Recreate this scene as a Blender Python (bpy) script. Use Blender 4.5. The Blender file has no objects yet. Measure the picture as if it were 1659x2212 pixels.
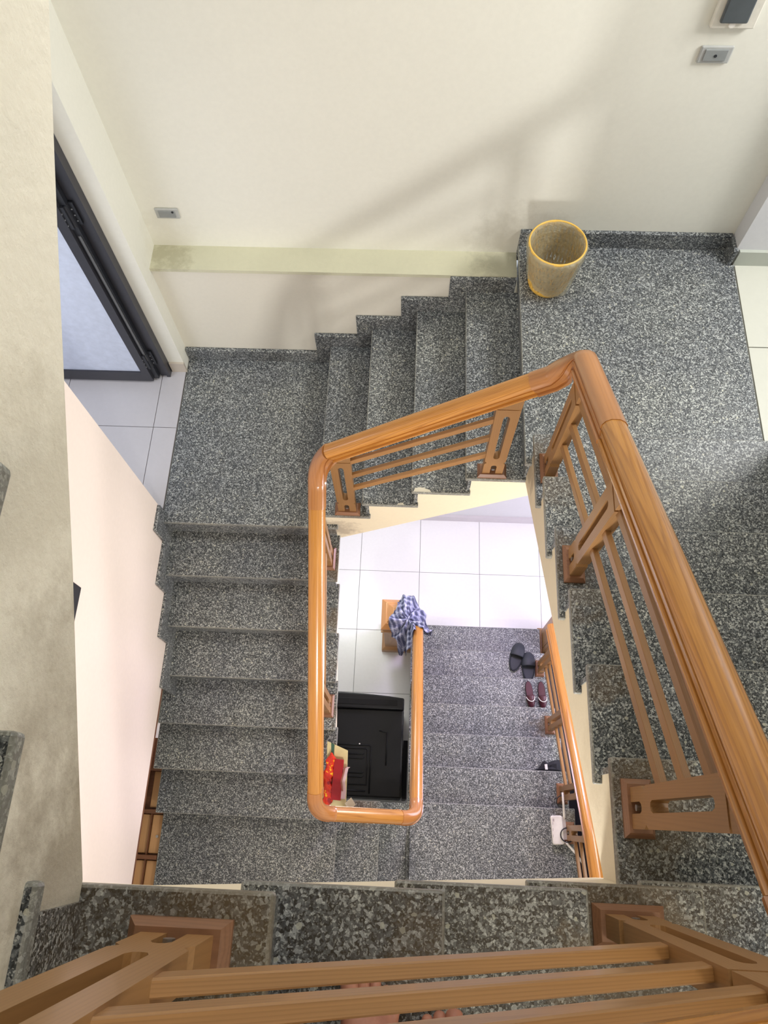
import bpy, bmesh, math, random
from mathutils import Vector, Matrix

# ------------------------------------------------------------------ scene unit: U = one stair riser (18.5 cm)
U = 0.185
SC = bpy.context.scene
COL = SC.collection
random.seed(7)

# ------------------------------------------------------------------ camera
cam_d = bpy.data.cameras.new('camera')
cam = bpy.data.objects.new('camera', cam_d)
COL.objects.link(cam)
CR = [[0.998937, -0.032424, 0.032773], [0.04249, 0.923348, -0.381606], [-0.017888, 0.382593, 0.923744]]
m = Matrix(CR).to_4x4()
m.translation = Vector((0, 0, 38.376 * U))
cam.matrix_world = m
cam_d.sensor_fit = 'AUTO'
cam_d.sensor_width = 36.0
cam_d.lens = 36.0 * 1618.0 / 2212.0
cam_d.clip_start = 0.01
cam_d.clip_end = 100
SC.camera = cam

# ------------------------------------------------------------------ exposure, world
SC.view_settings.view_transform = 'Standard'
SC.view_settings.look = 'None'
SC.view_settings.exposure = 0.0
SC.view_settings.gamma = 1.0
SC.view_settings.use_curve_mapping = False
w = bpy.data.worlds.new('world')
SC.world = w
w.use_nodes = True
w.node_tree.nodes['Background'].inputs[0].default_value = (0.85, 0.92, 1.0, 1)
w.node_tree.nodes['Background'].inputs[1].default_value = 0.6

def area(name, loc, aim, size, power, col, size_y=None):
    d = bpy.data.lights.new(name, 'AREA')
    d.energy = power
    d.color = col
    d.size = size * U
    if size_y:
        d.shape = 'RECTANGLE'
        d.size_y = size_y * U
    o = bpy.data.objects.new(name, d)
    COL.objects.link(o)
    o.location = Vector(loc) * U
    o.rotation_euler = (Vector(aim) - Vector(loc)).to_track_quat('-Z', 'Y').to_euler()
    return o

# daylight through the stairwell window on the south side, the front door and the side rooms, plus added fills
area('stair_window_light', (1.6, -6.2, 22.6), (1.6, 10, 23.2), 1.9, 46, (1.0, 0.98, 0.95), 1.9)
area('east_fill', (8.3, 5.5, 15.5), (-8, 2.5, 17), 4.0, 26, (1.0, 0.93, 0.92), 3.0)  # added fill that brightens the west wall; no window is built here
area('overhead_fill', (1.0, 13.0, 45.6), (0.0, 5.0, 18), 5.0, 36, (0.98, 0.995, 1.0), 4.0)  # added overhead fill; the ceiling above it is closed
area('stairwell_fill', (1.5, -5.6, 44.5), (2.0, 9.0, 22), 3.5, 10, (1.0, 0.86, 0.66), 1.2)  # added warm lamp, set south so the risers shade the treads
area('front_door_light', (12.5, 6.0, 7.0), (-1, 9, 0), 7.0, 44, (0.86, 0.80, 1.0), 7.0)
area('lower_flight_fill', (5.6, 11.5, 13.6), (3.0, 1.0, 6), 3.0, 40, (0.80, 0.66, 1.0), 3.0)  # added violet fill that tints the lowest flight
area('ground_floor_light', (-3.5, 12.5, 11.5), (-1.5, 8, 0), 4.0, 15, (0.93, 1.0, 0.92), 4.0)
area('side_room_light', (-14.5, 8.0, 24.0), (-9, 12, 16), 6.0, 18, (0.88, 0.90, 1.0), 6.0)
area('upper_room_light', (14.5, 12.2, 35.0), (-3, 6, 15), 4.0, 76, (1.0, 0.985, 0.96), 4.0)
area('right_flight_fill', (6.3, -6.2, 36.0), (6.3, 6, 23), 2.2, 13, (1.0, 0.95, 0.88), 2.2)  # added oblique lamp for tread shading on the right flight; no window here

# ------------------------------------------------------------------ materials
def new_mat(name):
    mt = bpy.data.materials.new(name)
    mt.use_nodes = True
    nt = mt.node_tree
    b = nt.nodes['Principled BSDF']
    return mt, nt, b

def N(nt, t, **kw):
    n = nt.nodes.new(t)
    for k, v in kw.items():
        setattr(n, k, v)
    return n

def mixc(nt, fac, a, b, mode='MIX'):
    n = nt.nodes.new('ShaderNodeMix')
    n.data_type = 'RGBA'
    n.blend_type = mode
    for sock, v in ((n.inputs[0], fac), (n.inputs[6], a), (n.inputs[7], b)):
        if isinstance(v, (int, float)):
            sock.default_value = v
        elif isinstance(v, tuple):
            sock.default_value = (v[0], v[1], v[2], 1)
        else:
            nt.links.new(v, sock)
    return n.outputs[2]

def ramp(nt, src, stops, const=False):
    r = nt.nodes.new('ShaderNodeValToRGB')
    r.color_ramp.interpolation = 'CONSTANT' if const else 'LINEAR'
    e = r.color_ramp.elements
    while len(e) < len(stops):
        e.new(0.5)
    for i, (p, c) in enumerate(stops):
        e[i].position = p
        e[i].color = (c[0], c[1], c[2], 1)
    nt.links.new(src, r.inputs[0])
    return r.outputs[0]

def srgb(r, g, b):
    f = lambda c: (c / 255 / 12.92) if c <= 10 else ((c / 255 + 0.055) / 1.055) ** 2.4
    return (f(r), f(g), f(b))

def noise(nt, vec, scale, detail=4, rough=0.6):
    n = nt.nodes.new('ShaderNodeTexNoise')
    n.inputs['Scale'].default_value = scale
    n.inputs['Detail'].default_value = detail
    n.inputs['Roughness'].default_value = rough
    if vec is not None:
        nt.links.new(vec, n.inputs['Vector'])
    return n

def bump(nt, b, h, strength, dist):
    bp = nt.nodes.new('ShaderNodeBump')
    bp.inputs['Strength'].default_value = strength
    bp.inputs['Distance'].default_value = dist
    nt.links.new(h, bp.inputs['Height'])
    nt.links.new(bp.outputs[0], b.inputs['Normal'])

def wpos(nt):
    g = nt.nodes.new('ShaderNodeNewGeometry')
    return g.outputs['Position']

def maprange(nt, v, a, b, c=0.0, d=1.0):
    n = nt.nodes.new('ShaderNodeMapRange')
    n.inputs[1].default_value = a
    n.inputs[2].default_value = b
    n.inputs[3].default_value = c
    n.inputs[4].default_value = d
    nt.links.new(v, n.inputs[0])
    return n.outputs[0]

def math_(nt, op, a, b=None):
    n = nt.nodes.new('ShaderNodeMath')
    n.operation = op
    for i, v in enumerate((a, b)):
        if v is None:
            continue
        if isinstance(v, (int, float)):
            n.inputs[i].default_value = v
        else:
            nt.links.new(v, n.inputs[i])
    return n.outputs[0]

# old glue, rust and plaster stains on the granite, each a blotch of its own (centre, radius) in risers
STAINS = [((.6, -1.2, 30.5), 2.2, .45), ((-1.35, -1.0, 32), 1.0, .95), ((-1.0, -1.2, 32), .5, .95), ((3.2, -1.2, 28.5), 1.4, .6), ((2.5, -1.0, 29), 1.15, 1.0), ((1.75, -1.3, 30), .45, .9), ((0.2, -1.0, 31), .55, .7),
          ((1.2, -.9, 30), .5, .4), ((3.6, -.8, 28), .8, .5), ((-2.3, -1.0, 32), .9, .55),
          ((3.5, .5, 27), .9, .9), ((3.3, -.35, 27), .6, .55), ((3.3, 5.0, 24), .7, .8), ((3.25, 2.3, 26), .45, .6), ((3.2, 7.1, 23), .55, .5),
          ((3.2, 4.0, 25), .5, .5), ((3.1, 8.5, 22), .5, .7), ((-1.7, 8.8, 17), .45, .7), ((2.4, 8.8, 20), .5, .5), ((-2.35, 8.5, 15.5), .5, .9),
          ((-2.3, 7.6, 15), .6, .9), ((-2.3, 6.2, 14), .4, .8), ((-2.3, 4.8, 13), .4, .6), ((-2.3, 2.2, 11), .35, .6), ((-2.35, 3.4, 12), .5, .8), ((6.4, 7.1, 2), .5, .8), ((6.4, 4.2, 4), .6, .8), ((6.5, .3, 7), .6, .7),
          ((-1.4, .5, 8), .6, .8)]

def granite(name, light=1.0, edge=False):
    mt, nt, b = new_mat(name)
    p = wpos(nt)
    wn = noise(nt, p, 110, 2)
    vadd = nt.nodes.new('ShaderNodeVectorMath')
    vadd.operation = 'MULTIPLY_ADD'
    nt.links.new(wn.outputs['Color'], vadd.inputs[0])
    vadd.inputs[1].default_value = (.007, .007, .007)
    nt.links.new(p, vadd.inputs[2])
    q = vadd.outputs[0]
    v1 = N(nt, 'ShaderNodeTexVoronoi'); v1.inputs['Scale'].default_value = 185
    nt.links.new(q, v1.inputs['Vector'])
    v2 = N(nt, 'ShaderNodeTexVoronoi'); v2.inputs['Scale'].default_value = 410
    nt.links.new(q, v2.inputs['Vector'])
    v3 = N(nt, 'ShaderNodeTexVoronoi'); v3.inputs['Scale'].default_value = 60
    nt.links.new(q, v3.inputs['Vector'])
    s1 = N(nt, 'ShaderNodeSeparateColor'); nt.links.new(v1.outputs['Color'], s1.inputs[0])
    s2 = N(nt, 'ShaderNodeSeparateColor'); nt.links.new(v2.outputs['Color'], s2.inputs[0])
    s3 = N(nt, 'ShaderNodeSeparateColor'); nt.links.new(v3.outputs['Color'], s3.inputs[0])
    L = light * 1.3
    dk = tuple(c * L for c in (.012, .014, .017))
    md = tuple(c * L for c in (.060, .067, .074))
    mg = tuple(c * L for c in (.150, .158, .162))
    lt = tuple(min(1, c * L) for c in (.42, .43, .42))
    vl = tuple(min(1, c * L) for c in (.62, .62, .57))
    c1 = ramp(nt, s1.outputs[0], [(0, dk), (.34, md), (.62, mg), (.82, lt)], True)
    c2 = ramp(nt, s2.outputs[1], [(0, dk), (.36, md), (.60, mg), (.86, vl)], True)
    c = mixc(nt, .36, c1, c2)
    big = math_(nt, 'GREATER_THAN', s3.outputs[0], .93)
    near = math_(nt, 'LESS_THAN', v3.outputs['Distance'], .30)
    c = mixc(nt, math_(nt, 'MULTIPLY', math_(nt, 'MULTIPLY', big, near), .75), c, tuple(x * L for x in (.42, .41, .34)))
    if edge: c = mixc(nt, .6, c, (.30, .295, .26))  # cut edge is paler, and lightened further as a painted nosing highlight
    # broad tone drift
    n2 = noise(nt, p, 2.3, 3)
    c = mixc(nt, 1.0, c, ramp(nt, n2.outputs[0], [(.3, (.80, .82, .86)), (.7, (1.12, 1.12, 1.06))]), 'MULTIPLY')
    # stains
    nd = noise(nt, p, 11, 5, .7)
    tot = None
    for cc, r, s in STAINS:
        d = nt.nodes.new('ShaderNodeVectorMath'); d.operation = 'DISTANCE'
        nt.links.new(p, d.inputs[0])
        d.inputs[1].default_value = Vector(cc) * U
        dd = math_(nt, 'ADD', d.outputs['Value'], math_(nt, 'MULTIPLY', math_(nt, 'SUBTRACT', nd.outputs[0], .5), .32))
        v = maprange(nt, dd, r * U * .45, r * U * 1.15, s, 0.0)
        tot = v if tot is None else math_(nt, 'MAXIMUM', tot, v)
    st = mixc(nt, .34, (.135, .090, .042), c)
    c = mixc(nt, math_(nt, 'MULTIPLY', tot, .95), c, st)
    nt.links.new(c, b.inputs['Base Color'])
    b.inputs['Roughness'].default_value = .42
    b.inputs['Specular IOR Level'].default_value = .4
    bump(nt, b, v1.outputs['Distance'], .06, .002)
    return mt

def wood(name, c_lo, c_hi, rough, ring=95.0, contrast=1.0, coat=0.0):
    """grain runs along x of the stored point attribute 'grain'"""
    mt, nt, b = new_mat(name)
    a = N(nt, 'ShaderNodeAttribute', attribute_name='grain')
    oi = N(nt, 'ShaderNodeObjectInfo')
    ofs = nt.nodes.new('ShaderNodeVectorMath'); ofs.operation = 'ADD'
    cmb = N(nt, 'ShaderNodeCombineXYZ')
    nt.links.new(math_(nt, 'MULTIPLY', oi.outputs['Random'], 7.0), cmb.inputs[0])
    nt.links.new(math_(nt, 'MULTIPLY', oi.outputs['Random'], .05), cmb.inputs[1])
    nt.links.new(a.outputs['Vector'], ofs.inputs[0]); nt.links.new(cmb.outputs[0], ofs.inputs[1])
    mp = N(nt, 'ShaderNodeMapping'); mp.inputs['Scale'].default_value = (.06, 1.0, 1.0); mp.inputs['Rotation'].default_value = (0, .3, .22)
    nt.links.new(ofs.outputs[0], mp.inputs[0])
    nz = noise(nt, mp.outputs[0], 9, 2)
    vadd = nt.nodes.new('ShaderNodeVectorMath'); vadd.operation = 'MULTIPLY_ADD'
    nt.links.new(nz.outputs['Color'], vadd.inputs[0]); vadd.inputs[1].default_value = (.0, .03, .03)
    nt.links.new(mp.outputs[0], vadd.inputs[2])
    wv = N(nt, 'ShaderNodeTexWave', wave_type='RINGS', rings_direction='X', wave_profile='SAW')
    wv.inputs['Scale'].default_value = ring
    wv.inputs['Distortion'].default_value = 1.2
    wv.inputs['Detail'].default_value = 2
    wv.inputs['Detail Scale'].default_value = 1.5
    nt.links.new(vadd.outputs[0], wv.inputs['Vector'])
    mp2 = N(nt, 'ShaderNodeMapping'); mp2.inputs['Scale'].default_value = (6, 260, 260)
    nt.links.new(ofs.outputs[0], mp2.inputs[0])
    fine = noise(nt, mp2.outputs[0], 1.0, 3)
    col = ramp(nt, wv.outputs[0], [(0, c_hi), (.4, c_hi), (.82, c_lo), (1, c_hi)])
    col = mixc(nt, 1 - .55 * contrast, col, tuple(c_hi[i] * .7 + c_lo[i] * .3 for i in range(3)))
    col = mixc(nt, .35 * contrast, col, ramp(nt, fine.outputs[0], [(.3, c_lo), (.7, c_hi)]))
    hsv = N(nt, 'ShaderNodeHueSaturation')
    nt.links.new(col, hsv.inputs['Color'])
    nt.links.new(maprange(nt, oi.outputs['Random'], 0, 1, .88, 1.1), hsv.inputs['Value'])
    nt.links.new(hsv.outputs[0], b.inputs['Base Color'])
    b.inputs['Roughness'].default_value = rough
    b.inputs['Coat Weight'].default_value = coat
    b.inputs['Coat Roughness'].default_value = .12
    return mt

def plaster(name, col, var=.05, rough=.75, bump_s=.15, stains=None, bscale=70):
    mt, nt, b = new_mat(name)
    p = wpos(nt)
    n1 = noise(nt, p, .9, 3)
    n2 = noise(nt, p, 40, 4)
    c = ramp(nt, n1.outputs[0], [(.3, tuple(x * (1 - var) for x in col)), (.7, tuple(min(1, x * (1 + var)) for x in col))])
    c = mixc(nt, .12, c, ramp(nt, n2.outputs[0], [(.35, tuple(x * .8 for x in col)), (.65, col)]))
    if stains:
        for cc, r, s, sc in stains:
            d = nt.nodes.new('ShaderNodeVectorMath'); d.operation = 'DISTANCE'
            nt.links.new(p, d.inputs[0]); d.inputs[1].default_value = Vector(cc) * U
            nd = noise(nt, p, 9, 5, .7)
            dd = math_(nt, 'ADD', d.outputs['Value'], math_(nt, 'MULTIPLY', math_(nt, 'SUBTRACT', nd.outputs[0], .5), .5))
            c = mixc(nt, maprange(nt, dd, r * U * .3, r * U, s, 0), c, sc)
    nt.links.new(c, b.inputs['Base Color'])
    b.inputs['Roughness'].default_value = rough
    if bump_s:
        n3 = noise(nt, p, bscale, 5, .65)
        bump(nt, b, n3.outputs[0], bump_s, .006)
    return mt

def plain(name, col, rough=.5, metal=0.0, emit=None, alpha=None, spec=.5):
    mt, nt, b = new_mat(name)
    p = wpos(nt)
    n1 = noise(nt, p, 25, 3)
    c = ramp(nt, n1.outputs[0], [(.3, tuple(x * .93 for x in col)), (.7, tuple(min(1, x * 1.05) for x in col))])
    nt.links.new(c, b.inputs['Base Color'])
    b.inputs['Roughness'].default_value = rough
    b.inputs['Metallic'].default_value = metal
    b.inputs['Specular IOR Level'].default_value = spec
    if alpha:
        b.inputs['Alpha'].default_value = alpha
    return mt

M = {}
M['granite'] = granite('granite')
M['granite_edge'] = granite('granite_cut_edge_highlight', edge=True)
M['rail'] = wood('varnished_rail_wood', srgb(138, 82, 26), srgb(208, 146, 68), .27, 70, 1.0, .35)
M['elbow'] = wood('varnished_elbow_wood', srgb(146, 90, 44), srgb(192, 130, 72), .28, 45, .45, .5)
M['post'] = wood('post_wood', srgb(118, 84, 48), srgb(164, 122, 76), .42, 60, .35, .1)
M['slat'] = wood('slat_wood', srgb(108, 74, 40), srgb(170, 126, 78), .42, 70, .5, .1)
M['base'] = wood('base_wood', srgb(100, 66, 44), srgb(150, 106, 76), .4, 60, .45, .1)
M['newel'] = wood('newel_lit_wood', srgb(190, 118, 62), srgb(238, 172, 110), .3, 50, .4, .4)  # cap copy of the newel wood, its lit top put into the colour
M['newel_shaded'] = wood('newel_shaded_wood', srgb(120, 84, 54), srgb(176, 134, 92), .4, 50, .4, .1)  # darker copy for the body, shade put into the colour
M['rack'] = wood('rack_wood', srgb(176, 126, 78), srgb(226, 180, 128), .5, 50, .4)
M['rack_dark'] = wood('rack_edge_wood', srgb(84, 50, 32), srgb(128, 84, 56), .45, 50, .4)
M['wall'] = plaster('wall_paint', srgb(230, 229, 218), .02, .7, .03,
                    [((-7.6, 15.8, 20.7), 1.2, .12, (.45, .38, .22)), ((2.9, 15.8, 20.9), 1.6, .35, (.32, .29, .2))])
M['wall_low'] = plaster('lower_wall_paint', srgb(224, 220, 206), .02, .7, .04)
M['wall_west'] = plaster('west_wall_paint', srgb(236, 222, 212), .02, .7, .02)
M['ledge'] = plaster('rough_ledge_plaster', srgb(206, 204, 178), .08, .85, .5,
                     [((2.7, 15.4, 20.6), 1.3, .5, (.2, .19, .14)), ((-7.6, 15.5, 20.6), .8, .4, (.25, .22, .12))], 45)
M['wall_white'] = plaster('white_wall_paint', srgb(214, 214, 216), .02, .7, .02)
M['stringer'] = plaster('stringer_paint', srgb(226, 214, 186), .03, .75, .12,
                        [((3.1, 1.2, 26), 1.2, .25, (.42, .33, .2)), ((3.1, 8.7, 21), .9, .6, (.28, .22, .14)), ((-2.3, 8.6, 15.6), .8, .6, (.3, .24, .18))])
M['upper_stringer'] = plaster('rough_upper_plaster', srgb(238, 233, 218), .05, .85, .5,
                              [((-2.4, -.4, 32.3), 1.3, .55, (.22, .17, .10)), ((-2.4, .6, 32.8), 1.3, .35, (.3, .24, .16)),
                               ((-2.4, 1.9, 34), 1.0, .25, (.34, .28, .18))], 38)
M['floor_white'] = plaster('glazed_white_tile', srgb(236, 235, 236), .015, .22, 0)
M['floor_grey'] = plaster('grey_tile', srgb(186, 184, 188), .015, .3, 0)
M['floor_cream'] = plaster('cream_tile', srgb(196, 196, 184), .015, .3, 0)
M['grout'] = plain('grout', srgb(150, 148, 146), .8)
M['base_tile'] = plaster('baseboard_tile', srgb(200, 194, 198), .02, .3, 0)
M['base_tile_warm'] = plaster('baseboard_tile_warm', srgb(190, 180, 166), .02, .3, 0)
M['base_tile_grey'] = plaster('baseboard_tile_grey', srgb(176, 180, 170), .02, .3, 0)
M['alu'] = plain('dark_aluminium', srgb(58, 58, 64), .35, .3)
M['alu_black'] = plain('black_seal', srgb(34, 36, 42), .45)
M['alu_pole'] = plain('grey_aluminium', srgb(112, 112, 112), .35, .5)
M['frost'] = plain('frosted_glass', srgb(196, 204, 222), .25)
M['metal'] = plain('screw_metal', srgb(190, 190, 190), .3, .9)
M['black'] = plain('black_plastic', srgb(11, 12, 16), .4, 0, spec=.25)
M['black_side'] = plain('black_plastic_side', srgb(8, 8, 11), .5, spec=.2)
M['rubber'] = plain('black_rubber', srgb(44, 48, 56), .6)
M['rubber_in'] = plain('worn_black_footbed', srgb(34, 38, 46), .6)
M['maroon'] = plain('maroon_vinyl', srgb(66, 20, 30), .45)
M['maroon_dk'] = plain('dark_sole', srgb(34, 22, 26), .5)
M['white_p'] = plain('white_plastic', srgb(232, 228, 220), .35)
M['grey_p'] = plain('grey_plastic', srgb(176, 166, 164), .4)
M['cable'] = plain('black_cable', srgb(26, 26, 28), .5)
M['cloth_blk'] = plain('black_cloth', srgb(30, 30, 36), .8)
M['plate_grey'] = plain('grey_switch_plastic', srgb(140, 144, 144), .35)
M['plate_rim'] = plain('grey_switch_rim', srgb(176, 178, 176), .35)
M['cream_p'] = plain('cream_breaker_plastic', srgb(220, 216, 204), .4)
M['lid'] = plain('smoked_lid', srgb(78, 84, 88), .2)
M['yellow'] = plain('yellow_plastic', srgb(228, 184, 84), .4)
M['card'] = plain('beige_card', srgb(206, 194, 146), .6)
M['green'] = plain('green_print', srgb(52, 88, 72), .6)
M['red'] = plain('red_card', srgb(156, 10, 24), .4)
M['pink'] = plain('pink_foil', srgb(214, 188, 196), .3)
M['paper'] = plain('white_paper', srgb(226, 222, 204), .7)
M['stick'] = plain('pale_stick', srgb(214, 196, 150), .6)
M['brown_foil'] = plain('brown_foil', srgb(150, 92, 80), .35)

def packet_mat():
    mt, nt, b = new_mat('red_yellow_wrapper')
    n = noise(nt, wpos(nt), 22, 3)
    c = ramp(nt, n.outputs[0], [(0, srgb(150, 20, 30)), (.42, srgb(206, 48, 28)), (.55, srgb(216, 60, 30)), (.62, srgb(246, 180, 30)), (.8, srgb(250, 214, 90))], True)
    nt.links.new(c, b.inputs['Base Color'])
    b.inputs['Roughness'].default_value = .25
    return mt
M['packet'] = packet_mat()

def plaid_mat():
    mt, nt, b = new_mat('plaid_cloth')
    a = N(nt, 'ShaderNodeAttribute', attribute_name='grain')
    sx = N(nt, 'ShaderNodeSeparateXYZ'); nt.links.new(a.outputs['Vector'], sx.inputs[0])
    def band(s, per, w, ph=0.0):
        f = math_(nt, 'FRACT', math_(nt, 'ADD', math_(nt, 'DIVIDE', s, per), ph))
        return math_(nt, 'LESS_THAN', f, w)
    c = srgb(186, 186, 214)
    f1 = math_(nt, 'ADD', math_(nt, 'MULTIPLY', band(sx.outputs[0], .05, .5), .5), math_(nt, 'MULTIPLY', band(sx.outputs[1], .05, .5), .5))
    col = ramp(nt, f1, [(0, srgb(160, 163, 188)), (.5, srgb(120, 124, 154)), (1, srgb(78, 82, 110))])
    l1 = math_(nt, 'MAXIMUM', band(sx.outputs[0], .05, .06, .25), band(sx.outputs[1], .05, .06, .25))
    col = mixc(nt, math_(nt, 'MULTIPLY', l1, .6), col, srgb(226, 226, 240))
    l2 = math_(nt, 'MAXIMUM', band(sx.outputs[0], .05, .05, .75), band(sx.outputs[1], .05, .05, .75))
    col = mixc(nt, math_(nt, 'MULTIPLY', l2, .6), col, srgb(52, 52, 78))
    nt.links.new(col, b.inputs['Base Color'])
    b.inputs['Roughness'].default_value = .85
    return mt
M['plaid'] = plaid_mat()

def bag_mat():
    mt, nt, b = new_mat('thin_plastic_film')
    n = noise(nt, wpos(nt), 30, 4)
    b.inputs['Base Color'].default_value = (*srgb(178, 172, 146), 1)
    b.inputs['Roughness'].default_value = .14
    nt.links.new(maprange(nt, n.outputs[0], .3, .7, .45, .72), b.inputs['Alpha'])
    n2 = noise(nt, wpos(nt), 55, 5)
    bump(nt, b, n2.outputs[0], .8, .01)
    return mt
M['film'] = bag_mat()

def skin_mat():
    mt, nt, b = new_mat('skin')
    n = noise(nt, wpos(nt), 40, 3)
    c = ramp(nt, n.outputs[0], [(.3, srgb(156, 100, 80)), (.7, srgb(180, 124, 100))])
    nt.links.new(c, b.inputs['Base Color'])
    b.inputs['Roughness'].default_value = .5
    b.inputs['Subsurface Weight'].default_value = .08
    return mt
M['skin'] = skin_mat()
M['shorts'] = plain('dark_shorts', srgb(50, 52, 62), .85)

# ------------------------------------------------------------------ helpers
BASE = {}

class MB:
    """collects geometry in riser units and links it as one mesh object"""
    def __init__(s):
        s.v = []; s.f = []; s.g = []
    def add(s, verts, faces, grain=None):
        o = len(s.v)
        s.v += [tuple(x) for x in verts]
        s.g += [tuple(x) for x in (grain or verts)]
        s.f += [tuple(o + i for i in f) for f in faces]
    def box(s, a, b, ax='x'):
        x0, x1 = sorted((a[0], b[0])); y0, y1 = sorted((a[1], b[1])); z0, z1 = sorted((a[2], b[2]))
        v = [(x0, y0, z0), (x1, y0, z0), (x1, y1, z0), (x0, y1, z0), (x0, y0, z1), (x1, y0, z1), (x1, y1, z1), (x0, y1, z1)]
        k = {'x': (0, 1, 2), 'y': (1, 0, 2), 'z': (2, 0, 1)}[ax]
        s.add(v, [(0, 3, 2, 1), (4, 5, 6, 7), (0, 1, 5, 4), (1, 2, 6, 5), (2, 3, 7, 6), (3, 0, 4, 7)], [(p[k[0]], p[k[1]], p[k[2]]) for p in v])
        return s
    def hexa(s, v, grain=None):
        s.add(v, [(0, 3, 2, 1), (4, 5, 6, 7), (0, 1, 5, 4), (1, 2, 6, 5), (2, 3, 7, 6), (3, 0, 4, 7)], grain)
        return s
    def frustum(s, c, a, b, z0, z1):
        """square block, half sizes a at z0 and b at z1 (pairs)"""
        v = [(c[0] + i * a[0], c[1] + j * a[1], z0) for i, j in ((-1, -1), (1, -1), (1, 1), (-1, 1))]
        v += [(c[0] + i * b[0], c[1] + j * b[1], z1) for i, j in ((-1, -1), (1, -1), (1, 1), (-1, 1))]
        return s.hexa(v)
    def prism(s, poly, fn, t0, t1, gfn=None):
        """poly of (a,b) extruded from t0 to t1; fn(a,b,t)->xyz"""
        n = len(poly)
        v = [fn(a, b, t0) for a, b in poly] + [fn(a, b, t1) for a, b in poly]
        g = [(b, a, t0) for a, b in poly] + [(b, a, t1) for a, b in poly]
        if gfn:
            g = [gfn(a, b, t0) for a, b in poly] + [gfn(a, b, t1) for a, b in poly]
        f = [tuple(range(n))[::-1], tuple(range(n, 2 * n))] + [(i, (i + 1) % n, n + (i + 1) % n, n + i) for i in range(n)]
        s.add(v, f, g)
        return s
    def tube(s, pts, r, n=8, caps=True):
        pts = [Vector(p) for p in pts]
        rs = r if isinstance(r, (list, tuple)) else [r] * len(pts)
        rings = []; L = 0; gs = []
        for i, p in enumerate(pts):
            if i: L += (p - pts[i - 1]).length
            t = (pts[min(i + 1, len(pts) - 1)] - pts[max(i - 1, 0)]).normalized()
            u = t.cross(Vector((0, 0, 1)))
            if u.length < .1: u = t.cross(Vector((1, 0, 0)))
            u.normalize(); w_ = u.cross(t)
            for k in range(n):
                a = 2 * math.pi * k / n
                rings.append(p + (u * math.cos(a) + w_ * math.sin(a)) * rs[i])
                gs.append((L, math.cos(a) * rs[i], math.sin(a) * rs[i]))
        f = []
        for i in range(len(pts) - 1):
            for k in range(n):
                f.append((i * n + k, i * n + (k + 1) % n, (i + 1) * n + (k + 1) % n, (i + 1) * n + k))
        if caps:
            f.append(tuple(range(n))[::-1]); f.append(tuple((len(pts) - 1) * n + k for k in range(n)))
        s.add(rings, f, gs)
        return s
    def lathe(s, c, prof, n=32, close=False):
        v = []
        for r, z in prof:
            for k in range(n):
                a = 2 * math.pi * k / n
                v.append((c[0] + r * math.cos(a), c[1] + r * math.sin(a), z))
        f = []
        for i in range(len(prof) - 1):
            for k in range(n):
                f.append((i * n + k, i * n + (k + 1) % n, (i + 1) * n + (k + 1) % n, (i + 1) * n + k))
        s.add(v, f)
        return s
    def build(s, name, mat, parent=None, bevel=0, seg=2, smooth=False, fix=True):
        me = bpy.data.meshes.new(name)
        off = Vector((0, 0, 0))
        p = parent
        while p is not None:
            off += Vector(BASE.get(p.name, (0, 0, 0)))
            p = p.parent
        me.from_pydata([(Vector(v) * U - off) for v in s.v], [], s.f)
        at = me.attributes.new('grain', 'FLOAT_VECTOR', 'POINT')
        at.data.foreach_set('vector', [x * U for g in s.g for x in g])
        if fix:
            bm = bmesh.new(); bm.from_mesh(me)
            bmesh.ops.recalc_face_normals(bm, faces=bm.faces)
            bm.to_mesh(me); bm.free()
        me.materials.append(mat)
        o = bpy.data.objects.new(name, me)
        COL.objects.link(o)
        if parent is not None: o.parent = parent
        if smooth:
            for pl in me.polygons: pl.use_smooth = True
        if bevel:
            md = o.modifiers.new('bevel', 'BEVEL'); md.width = bevel * U; md.segments = seg; md.limit_method = 'ANGLE'
            md.angle_limit = math.radians(40)
        return o

def tag(o, label=None, cat=None, group=None, kind=None):
    if label: o['label'] = label
    if cat: o['category'] = cat
    if group: o['group'] = group
    if kind: o['kind'] = kind
    return o

def thing(name, loc, label, cat, group=None):
    o = bpy.data.objects.new(name, None)
    COL.objects.link(o)
    o.location = Vector(loc) * U
    o.empty_display_size = .05
    BASE[o.name] = tuple(Vector(loc) * U)
    return tag(o, label, cat, group)

def struct(name, mb, mat, label=None, parent=None, bevel=0):
    o = mb.build(name, mat, parent, bevel)
    if parent is None: o['kind'] = 'structure'
    if label: o['label'] = label
    return o

def pt(o, label):
    o['label'] = label
    return o

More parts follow.
